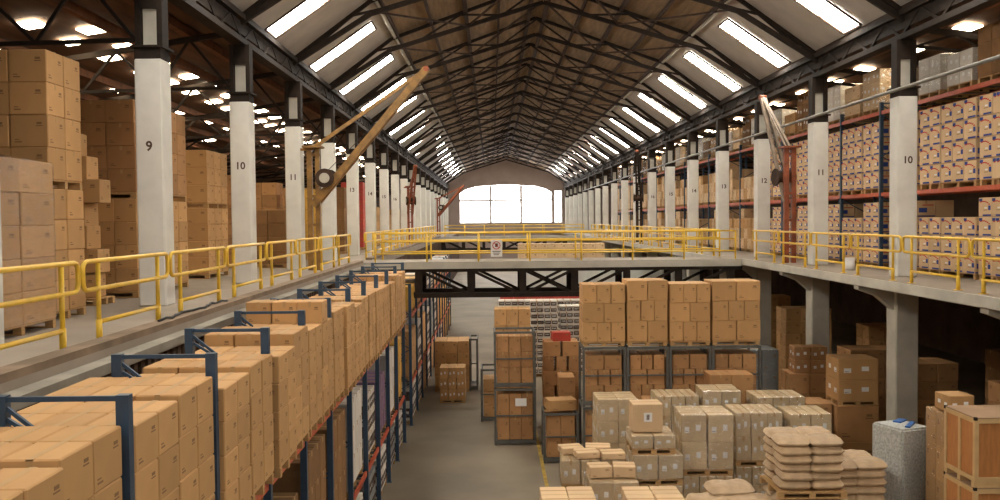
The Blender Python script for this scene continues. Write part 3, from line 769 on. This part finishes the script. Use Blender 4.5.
# pallets standing in the aisle
stack(-2.12, 35.3, 0, (3, 2, 3), (.34, .5, .42), 'brown carton', 'load standing in the aisle', 'cartons on the aisle floor', CARD, 'label', rot=.05)
stack(-2.45, 37.6, 0, (3, 3, 4), (.48, .5, .50), 'brown carton', 'bigger load behind in aisle', 'cartons on the aisle floor', CARD, 'print', rot=.05)
c = cage(-.98, 38.0, 0, .3, 1.3, 2.2, 'tall narrow blue-grey trolley frame in the aisle', None)

# ------------------------------------------------------------------ beyond the bridge, right of the aisle
TG = 'white tray boxes beyond the footbridge'
stack(1.72, 41.0, 0, (2, 1, 12), (.62, .8, .28), 'printed tray box', 'left tower beyond the footbridge', TG, CARDW, 'tray', jit=.06, rot=.03)
stack(3.1, 41.4, 0, (2, 1, 11), (.62, .8, .28), 'printed tray box', 'right tower beyond the footbridge', TG, CARDW, 'tray', jit=.06, rot=.03)
stack(.3, 44.0, 0, (7, 1, 11), (.64, .8, .283), 'printed tray box', 'wide row beyond the footbridge', TG, CARDW, 'tray', jit=.06, rot=.03)
stack(.4, 47.0, 0, (6, 1, 8), (.72, .9, .415), 'red carton', 'row beyond the white tray boxes', 'red cartons beyond the footbridge', REDB, 'print')
stack(.1, 37.0, 0, (2, 2, 5), (.6, .5, .5), 'brown carton', 'stack just beyond the footbridge', 'brown cartons beyond the footbridge', CARD, 'print')
stack(1.7, 58.0, 0, (9, 2, 10), (.62, .8, .55), 'pale carton', 'high block beyond the footbridge', 'pale cartons beyond the footbridge', CARDL, 'print')
g = MB(); x = 1.6
while x < 10.6:
    g.box(x, x+.1, 50.0, 50.05, 0, 5.0); g.box(x+.1, x+.2, 50.05, 50.1, 0, 5.0); x += .2
tag(g.build('partition', mat('white_sheet', (.66, .66, .60), .6, var=.06)), 'white corrugated partition standing beyond the near footbridge', 'partition')

# ------------------------------------------------------------------ wrapped stacks in the right foreground
WG = 'film-wrapped loads in the right foreground'
def wl(x0, y0, z0, n, s, lab, m=CARDW, st='label', pal=True): return stack(x0, y0, z0, n, s, 'pale carton', '', WG, m, st, wrap=lab, pal=pal, gap=.02, jit=.02, rot=.012)
TAN = mat('cardboard_tan', (.66, .49, .29), .75, var=.1, rand=.14)
wl(4.24, 20.0, 0, (3, 2, 3), (.38, .5, .42), 'lower film-wrapped load, base of the wide stack right of centre', TAN)
wl(4.22, 20.0, 1.41, (2, 2, 2), (.585, .52, .62), 'upper film-wrapped load with white labels, wide stack right of centre', TAN)
wl(5.62, 20.7, 0, (3, 2, 3), (.38, .5, .42), 'lower film-wrapped load left of the pallet of sacks', TAN)
wl(5.62, 20.7, 1.41, (3, 2, 2), (.37, .52, .56), 'upper film-wrapped labelled load left of the pallet of sacks', TAN)
wl(6.95, 20.9, 0, (2, 2, 4), (.5, .52, .61), 'film-wrapped load directly behind the pallet of sacks', TAN)
wl(3.0, 19.3, 0, (3, 2, 3), (.37, .5, .42), 'lower film-wrapped load beneath the lone marked carton', TAN)
zt = wl(3.0, 19.3, 1.41, (2, 2, 1), (.55, .5, .52), 'upper film-wrapped load beneath the lone marked carton', TAN)
zt = wl(3.0, 19.35, zt, (2, 2, 1), (.48, .48, .28), 'thin film-wrapped load directly under the lone marked carton', TAN)
o = link('carton', carton_mesh(.66, .55, .62, 'mark', CARDL), None, (3.38, 19.85, zt+.02), .02); tag(o, 'lone brown carton with white handling mark, topmost of the foreground loads', 'carton')
wl(2.5, 21.6, 0, (2, 2, 5), (.5, .5, .54), 'tall film-wrapped labelled load behind and left of the marked carton', TAN)
wl(1.5, 18.9, 0, (3, 2, 3), (.42, .5, .42), 'lower film-wrapped load at the left end of the foreground group', TAN)
zt = wl(1.45, 19.0, 1.41, (3, 2, 1), (.42, .5, .50), 'upper film-wrapped load at the left end of the foreground group', TAN)
for i, (x, y, r, w) in enumerate(((1.7, 19.7, .2, .5), (2.3, 19.75, -.1, .55), (2.55, 19.2, .05, .5), (2.0, 19.3, .15, .5), (1.95, 17.8, .1, .38), (2.45, 17.8, -.08, .42))):
    z_ = zt+.015 if i < 4 else 1.93
    if i < 4: o = link('carton', carton_mesh(w, .4, .14, 'print', CARDL), None, (x, y, z_), r); tag(o, 'flat tan carton lying %s on the left foreground load' % ('back left', 'back right', 'front right', 'front left')[i], 'carton', 'flat cartons on the left foreground load')
wl(1.85, 17.4, 0, (3, 2, 3), (.34, .45, .42), 'lower film-wrapped load nearest the camera, left foreground', TAN)
wl(1.85, 17.4, 1.41, (2, 2, 1), (.50, .45, .50), 'upper film-wrapped load nearest the camera, left foreground', TAN)
for i, (x, y, r) in enumerate(((2.1, 17.85, .1), (2.6, 17.85, -.08))):
    o = link('carton', carton_mesh(.44, .4, .22, 'print', CARDL), None, (x, y, 2.07), r); tag(o, 'open tan carton, %s of two on the nearest wrapped load' % ('left', 'right')[i], 'carton', 'open cartons on the nearest wrapped load')
wl(4.2, 22.9, 0, (3, 2, 5), (.36, .5, .50), 'film-wrapped load behind, just right of the marked carton', TAN)
wl(5.4, 23.0, 0, (2, 2, 5), (.5, .5, .52), 'film-wrapped load behind, below the four tall stacks', TAN)
wl(6.75, 22.9, 0, (3, 2, 5), (.42, .5, .49), 'long film-wrapped load below the rightmost tall stack', TAN)
stack(5.7, 24.4, 0, (2, 2, 3), (.7, .55, .62), 'reddish brown carton', 'before the rightmost tall stack', 'cartons before the tall stacks', CARDR, 'print')
stack(5.95, 24.5, 2.0, (2, 1, 2), (.6, .8, .45), 'reddish brown carton', 'pile atop, before rightmost tall stack', 'cartons before the tall stacks', CARDR, 'print', pal=False)
stack(4.2, 24.6, 0, (2, 2, 4), (.55, .5, .50), 'reddish brown carton', 'before the third tall stack', 'cartons before the tall stacks', CARDR, 'print', rot=.08)
# low pale lids at the bottom edge
stack(.85, 15.9, 0, (2, 2, 4), (.5, .5, .50), 'pale tan carton', 'stack at the bottom edge of picture', 'cartons at the bottom edge', CARDL, 'print')
stack(2.35, 15.6, 0, (2, 2, 4), (.52, .5, .52), 'pale tan carton', 'right stack at the bottom edge', 'cartons at the bottom edge', CARDL, 'print')

# ------------------------------------------------------------------ sacks
def sack_mesh(sx, sy, sz, seed):
    rr = random.Random(seed); nx, ny = 14, 9; b = MB(); top = []; bot = []
    for j in range(ny+1):
        for i in range(nx+1):
            u = i/nx*2-1; v = j/ny*2-1
            fx = 1-abs(u)**3.5; fy = 1-abs(v)**3.5
            hgt = (max(fx, 0)*max(fy, 0))**.26
            wob = 1+.10*math.sin(6*u+seed)*math.cos(5*v+seed*2)+rr.uniform(-.09, .09)
            x = u*sx/2*(1-.04*abs(v)**2); y = v*sy/2*(1-.04*abs(u)**2)
            top.append((x, y, sz/2+sz/2*hgt*wob)); bot.append((x, y, sz/2-sz/2*hgt*.95))
    n = (nx+1)*(ny+1); fs = []
    for j in range(ny):
        for i in range(nx):
            a = j*(nx+1)+i; fs.append((a, a+1, a+nx+2, a+nx+1)); fs.append((n+a, n+a+nx+1, n+a+nx+2, n+a+1))
    edge = [i for i in range(nx+1)] + [(nx+1)*j+nx for j in range(1, ny+1)] + [(nx+1)*ny+i for i in range(nx-1, -1, -1)] + [(nx+1)*j for j in range(ny-1, 0, -1)]
    for q in range(len(edge)):
        a, c = edge[q], edge[(q+1) % len(edge)]; fs.append((a, n+a, n+c, c))
    b.add(top+bot, fs, 0, True); return b.mesh('sack', BAG)
SK = [sack_mesh(.64, .57, .19, s) for s in range(5)]
SK2 = [sack_mesh(.9, .6, .24, s+9) for s in range(3)]
def sacks(x0, y0, z0, nl, where, group, w=1.3, pal=True, spread=0.03):
    z = z0
    if pal: pallet(x0+w/2, y0+.58, z, w, 1.15, 'wooden pallet under the sacks, '+where, 'pallets under sacks'); z += .14
    w -= .1; x0 += .05
    for k in range(nl):
        for i in range(2):
            for j in range(2):
                o = link('sack', SK[(k*3+i*2+j) % 5], None, (x0+w*(.26+.48*i)+random.uniform(-spread, spread), y0+.3+.56*j+random.uniform(-spread, spread), z+k*.16), random.uniform(-.06, .06)+(PI if j else 0))
                tag(o, 'kraft paper sack, %s, %s %s, %s' % (layer_word(k, nl), ('front', 'back')[j], ('left', 'right')[i], where), 'sack', group)
    return z+nl*.16
sacks(5.3, 16.6, 0, 11, 'lower load of the high sack pile', 'kraft sacks in the right foreground')
sacks(5.3, 16.6, 1.93, 6, 'upper load of the high sack pile', 'kraft sacks in the right foreground')
sacks(6.5, 17.3, 0, 14, 'pile right of the high one', 'kraft sacks in the right foreground', w=1.2)
sacks(3.8, 16.3, 0, 10, 'low pile left of the high one', 'kraft sacks in the right foreground', w=1.35, spread=.06)
for i, (x, y, r, dz) in enumerate(((4.1, 16.8, .3, 0), (4.75, 16.7, -.2, 0), (4.5, 17.05, .1, .2))):
    o = link('sack', SK2[i], None, (x, y, .14+10*.16+dz*.8), r); tag(o, 'slumped kraft sack, %s of the three on the low pile' % ('left', 'right', 'topmost')[i], 'sack', 'slumped sacks on the low pile')

# ------------------------------------------------------------------ wooden crates at the right edge
def crate(x0, y0, z0, w, d, h, lab):
    t = thing('wooden_crate', lab, 'crate', (x0+w/2, y0+d/2, z0), 'wooden crates at the right edge')
    a, b = w/2, d/2
    MB().box(-a+.025, a-.025, -b+.025, b-.025, .101, h-.022).build('plywood_panels', CRATEW, t)
    lid = MB().box(-a, a, -b, b, h-.02, h).build('lid', mat('crate_lid', (.36, .22, .12), .6, var=.1), t)
    r = MB()
    for sx in (-1, 1):
        for sy in (-1, 1): r.box(min(sx*a, sx*(a-.07)), max(sx*a, sx*(a-.07)), min(sy*b, sy*(b-.07)), max(sy*b, sy*(b-.07)), .1, h-.021)
    for zz in (.1, h-.102):
        for sy in (-1, 1): r.box(-a+.071, a-.071, min(sy*b, sy*(b-.03)), max(sy*b, sy*(b-.03)), zz, zz+.08)
        for sx in (-1, 1): r.box(min(sx*a, sx*(a-.03)), max(sx*a, sx*(a-.03)), -b+.071, b-.071, zz, zz+.08)
    for sy in (-1, 1): r.box(-.035, .035, min(sy*b, sy*(b-.03)), max(sy*b, sy*(b-.03)), .181, h-.103)
    for sx in (-1, 1): r.box(min(sx*a, sx*(a-.03)), max(sx*a, sx*(a-.03)), -.035, .035, .181, h-.103)
    r.build('battens', BATTEN, t)
    s = MB()
    for q in (-1, 0, 1): s.box(-a, a, q*(b-.06)-.05, q*(b-.06)+.05, 0, .1)
    s.build('runners', BATTEN, t)
    c = MB()
    for sx in (-1, 1):
        for sy in (-1, 1): c.box(sx*(a-.02)-.025, sx*(a-.02)+.025, sy*(b-.02)-.025, sy*(b-.02)+.025, h-.05, h+.005)
    c.build('corner_brackets', STEEL, lid)
for lv in range(2): crate(8.28, 15.3, lv*1.25, 1.25, 1.05, 1.25, '%s reddish plywood crate with pale battens at the right edge' % ('lower', 'middle')[lv])
crate(8.28, 15.3, 2.5, 1.25, 1.05, 1.22, 'top reddish plywood crate with pale battens at the right edge')
wl(8.55, 16.8, 0, (2, 2, 5), (.5, .42, .66), 'wrapped carton load just left of the wooden crates', CARD, 'print')
o = link('carton', carton_mesh(.5, .5, .32, 'label', CARD), None, (8.85, 17.1, 3.47), .05); tag(o, 'small carton on the wrapped load left of the crates', 'carton')
# speckled foam block leaning back
t = thing('foam_block', 'tall speckled grey-white foam block with blue strap, before pillar ten', 'block', (8.42, 18.4, 0), None, .5)
b = bevel_mesh(MB().add([(-.42, -.42, 0), (.45, -.38, 0), (.45, .4, 0), (-.42, .4, 0), (-.48, -.40, 2.92), (.40, -.42, 2.88), (.42, .36, 2.9), (-.46, .36, 2.94)], BOXF).mesh('block', FOAM), .04, 2)
link('body', b, t)
MB().bar((-.2, -.3, 2.925), (.38, .0, 2.905), .1, .03).bar((.0, .1, 2.93), (.40, .25, 2.91), .16, .03).build('blue_strap', BLUEB, t)
# ------------------------------------------------------------------ goods under and beside the right gallery
UG = 'goods under the right gallery'
stack(9.25, 24.0, 0, (1, 1, 2), (1.15, 1.0, .98), 'big brown carton', 'lower part of stack before pillar eleven', UG, CARDR, 'print')
stack(9.3, 24.05, 2.1, (1, 1, 2), (1.1, .95, .56), 'wide brown carton', 'atop the stack before pillar eleven', UG, CARD, 'label')
stack(8.5, 24.2, 0, (1, 1, 4), (.7, .9, .5), 'brown carton', 'beside stack before pillar eleven', UG, CARDR, 'print')
stack(9.0, 27.0, 0, (2, 2, 4), (.6, .5, .58), 'brown carton', 'heap by pillar eleven', UG, CARDR, 'print', rot=.12)
stack(9.15, 27.1, 2.46, (2, 1, 2), (.5, .6, .4), 'brown carton', 'topmost of the heap by pillar eleven', UG, CARDR, 'label', rot=.15, pal=False)
wl(8.1, 28.8, 0, (2, 2, 4), (.55, .55, .7), 'grey film-wrapped load right of the four tall stacks', GREYP, 'print')
for i, (x, y, n3, m_, ds) in enumerate(((11.6, 24.5, (2, 2, 6), CARDR, 'brown carton'), (12.2, 30.5, (3, 2, 5), CARDR, 'brown carton'), (11.4, 34.8, (3, 2, 7), CARD, 'brown carton'), (13.6, 20.0, (3, 2, 5), CARDD, 'dark carton'),
        (10.6, 18.2, (2, 2, 5), CARDR, 'brown carton'), (15.0, 26.0, (4, 2, 6), CARDD, 'dark carton'), (11.7, 40.5, (3, 2, 7), CARD, 'brown carton'), (9.6, 37.5, (1, 2, 5), GREYP, 'grey carton'), (12.2, 20.8, (2, 2, 6), CARDR, 'brown carton'), (13.9, 33.0, (3, 2, 6), CARD, 'brown carton'))):
    stack(x, y, 0, n3, (.6, .6, .5), ds, '%s stack under the right gallery' % ORD[i], UG, m_, 'print', rot=.04)
wl(11.2, 16.6, 0, (2, 2, 5), (.55, .55, .62), 'film-wrapped load under the right gallery behind the crates', CARDW, 'label')

# ------------------------------------------------------------------ wall cranes
def crane(x, y, tip, post_m, arm_m, pillar_x, lab, h=2.42, low=.55, arm_w=.22):
    t = thing('jib_crane', lab, 'crane', (x, y, M), 'swinging jib cranes on the pillars')
    o = Vector((0, 0, 0)); T = Vector(tip)-Vector((x, y, M))
    MB().box(-.20, -.04, -.08, .08, 0, h+1.5).box(.06, .20, -.08, .08, 0, h+1.5).build('mast', post_m, t)
    b = MB()
    for zz in (.5, 1.4, 2.3, h+1.2): b.box(-.2, .2, -.06, .06, zz, zz+.08)
    b.box(pillar_x-x+.26 if pillar_x < x else 0, 0 if pillar_x < x else pillar_x-x-.26, -.05, .05, h+1.36, h+1.44); b.box(-.3, .3, -.3, .3, h+1.44, h+1.5)
    b.build('clamp_bracket', post_m, t)
    h += 1.5
    d = Vector((T.x, T.y, 0)).normalized(); s = Vector((-d.y, d.x, 0))
    jib = MB(); A = Vector((0, 0, low+1.5))
    for q in (-1, 1): jib.bar(A+s*q*.17, T+s*q*.06, .10, arm_w)
    for i in range(9):
        u = (i+.3)/9.5; w = .14-.09*u; p = A+(T-A)*u; jib.bar(p-s*w, p+s*w, .07)
    jib.build('jib_strut', arm_m, t)
    tie = MB(); B_ = Vector((0, 0, h-.05)); tie.bar(B_, T, .09, .11); tie.bar(B_+s*.12, T+s*.04, .05, .06)
    tie.build('tie_bar', arm_m, t)
    MB().tube([T-s*.12, T+s*.12], .085, 14).build('pulley', RUST, t)
    wx = Vector((d.x*.42, d.y*.42, low+2.35))
    dr = MB().tube([wx-s*.28, wx+s*.28], .22, 16).tube([wx-s*.32, wx-s*.28], .30, 16).tube([wx+s*.28, wx+s*.32], .30, 16)
    wd = dr.build('winch_drum', STEELB, t)
    MB().tube([wx-s*.325, wx-s*.36], .16, 16).build('drum_cap', CONCL, wd)
    MB().tube([wx+Vector((0, 0, .22)), T-Vector((0, 0, .14))], .012, 5).build('hoist_rope', CABLE, t)
ZTIP = CAMZ+4.75
crane(-5.62, 28.6, (-2.0, 28.4, ZTIP), OCHRE, OCHRE, XL, 'ochre jib crane beside pillar eleven with long arm raised over the hall')
crane(10.05, 30.3, (9.75, 32.3, CAMZ+4.3), RUST, mat('weathered_arm', (.30, .22, .15), .6, var=.2), XR, 'rusty jib crane folded back between pillars eleven and twelve on the right', arm_w=.12)
crane(9.75, 59.5, (9.3, 57.5, CAMZ+4.3), STEELB, STEEL, XR, 'dark jib crane far along the right gallery')
crane(-5.6, 62.0, (-5.0, 59.5, CAMZ+3.6), RUST, RUST, XL, 'red jib crane far along the left gallery')
crane(-5.6, 95.0, (-2.9, 94.0, CAMZ+3.6), RUST, RUST, XL, 'most distant red jib crane, near the end window')

# loose cable on the left kerb
P = [(-4.9+.05*math.sin(i*.9), 13.2+i*.22, M+.10+.03*math.sin(i*1.7)**2) for i in range(16)]
tag(MB().tube(P, .02, 6).build('cable', CABLE), 'loose black cable lying along the left gallery kerb', 'cable')

# ------------------------------------------------------------------ of each kind of carton the 300 that show largest stay single, the rest is one object
from mathutils.bvhtree import BVHTree
bpy.context.view_layer.update()
KINDS = ('carton', 'tray box', 'shelf carton')
vs, fs, owner = [], [], []
for o in bpy.data.objects:
    if o.type != 'MESH' or o.name.startswith('plastic_film'): continue
    mw = o.matrix_world
    if o.name.startswith(('carton', 'pallet', 'sack')):
        pv = [mw @ Vector(c) for c in o.bound_box]; pf = [(0, 1, 2, 3), (4, 7, 6, 5), (0, 4, 5, 1), (1, 5, 6, 2), (2, 6, 7, 3), (3, 7, 4, 0)]
    elif len(o.data.vertices) < 3000:
        pv = [mw @ v.co for v in o.data.vertices]; pf = [tuple(p.vertices) for p in o.data.polygons]
    else: continue
    q = len(vs); vs += pv; fs += [tuple(i+q for i in p) for p in pf]; owner += [o.name]*len(pf)
tree = BVHTree.FromPolygons(vs, fs)
count = {}
mw = cam.matrix_world; org = mw.translation
for py in range(1, 500, 2):
    for px in range(1, 1000, 2):
        d = (mw.to_3x3() @ Vector(((px-500)/900, (250-py)/900, -1))).normalized()
        h = tree.ray_cast(org, d)
        if h[2] is not None: n = owner[h[2]]; count[n] = count.get(n, 0)+1
for kind, nm, lab in (('carton', 'carton', 'remaining brown cartons deep inside and at the far ends of the stacks'),
                      ('tray box', 'tray_box', 'remaining printed tray boxes in the far racks'),
                      ('shelf carton', 'shelf_carton', 'remaining cartons in the rear and far places of the right gallery racks')):
    obs = [o for o in bpy.data.objects if o.get('category') == kind and o.type == 'MESH']
    obs.sort(key=lambda o: -count.get(o.name, 0))
    rest = obs[300:] + [o for o in obs[:300] if count.get(o.name, 0) == 0]
    mats, mi_of = [], {}
    b = MB()
    for o in rest:
        me = o.data; q = len(b.v); mx = o.matrix_world
        sl = []
        for m in me.materials:
            if m.name not in mi_of: mi_of[m.name] = len(mats); mats.append(m)
            sl.append(mi_of[m.name])
        b.v += [tuple(mx @ v.co) for v in me.vertices]
        for p in me.polygons: b.f.append(tuple(i+q for i in p.vertices)); b.m.append(sl[p.material_index]); b.sm.append(False)
    if kind == 'shelf carton' and 'rightrack' in STUFF:
        u = STUFF['rightrack']; q = len(b.v)
        if CARDL.name not in mi_of: mi_of[CARDL.name] = len(mats); mats.append(CARDL)
        b.v += u.v; b.f += [tuple(i+q for i in f_) for f_ in u.f]; b.m += [mi_of[CARDL.name]]*len(u.f); b.sm += u.sm
    for o in rest: bpy.data.objects.remove(o)
    if b.f:
        me = bpy.data.meshes.new(nm); me.from_pydata(b.v, [], b.f)
        for m in mats: me.materials.append(m)
        me.polygons.foreach_set('material_index', b.m); me.update()
        tag(link(nm, me), lab, kind, None, 'stuff')
    for o in bpy.data.objects:
        if o.get('category') == kind and not o.get('kind') and kind != 'carton': o.name = nm
print('KINDS', len(bpy.data.objects))
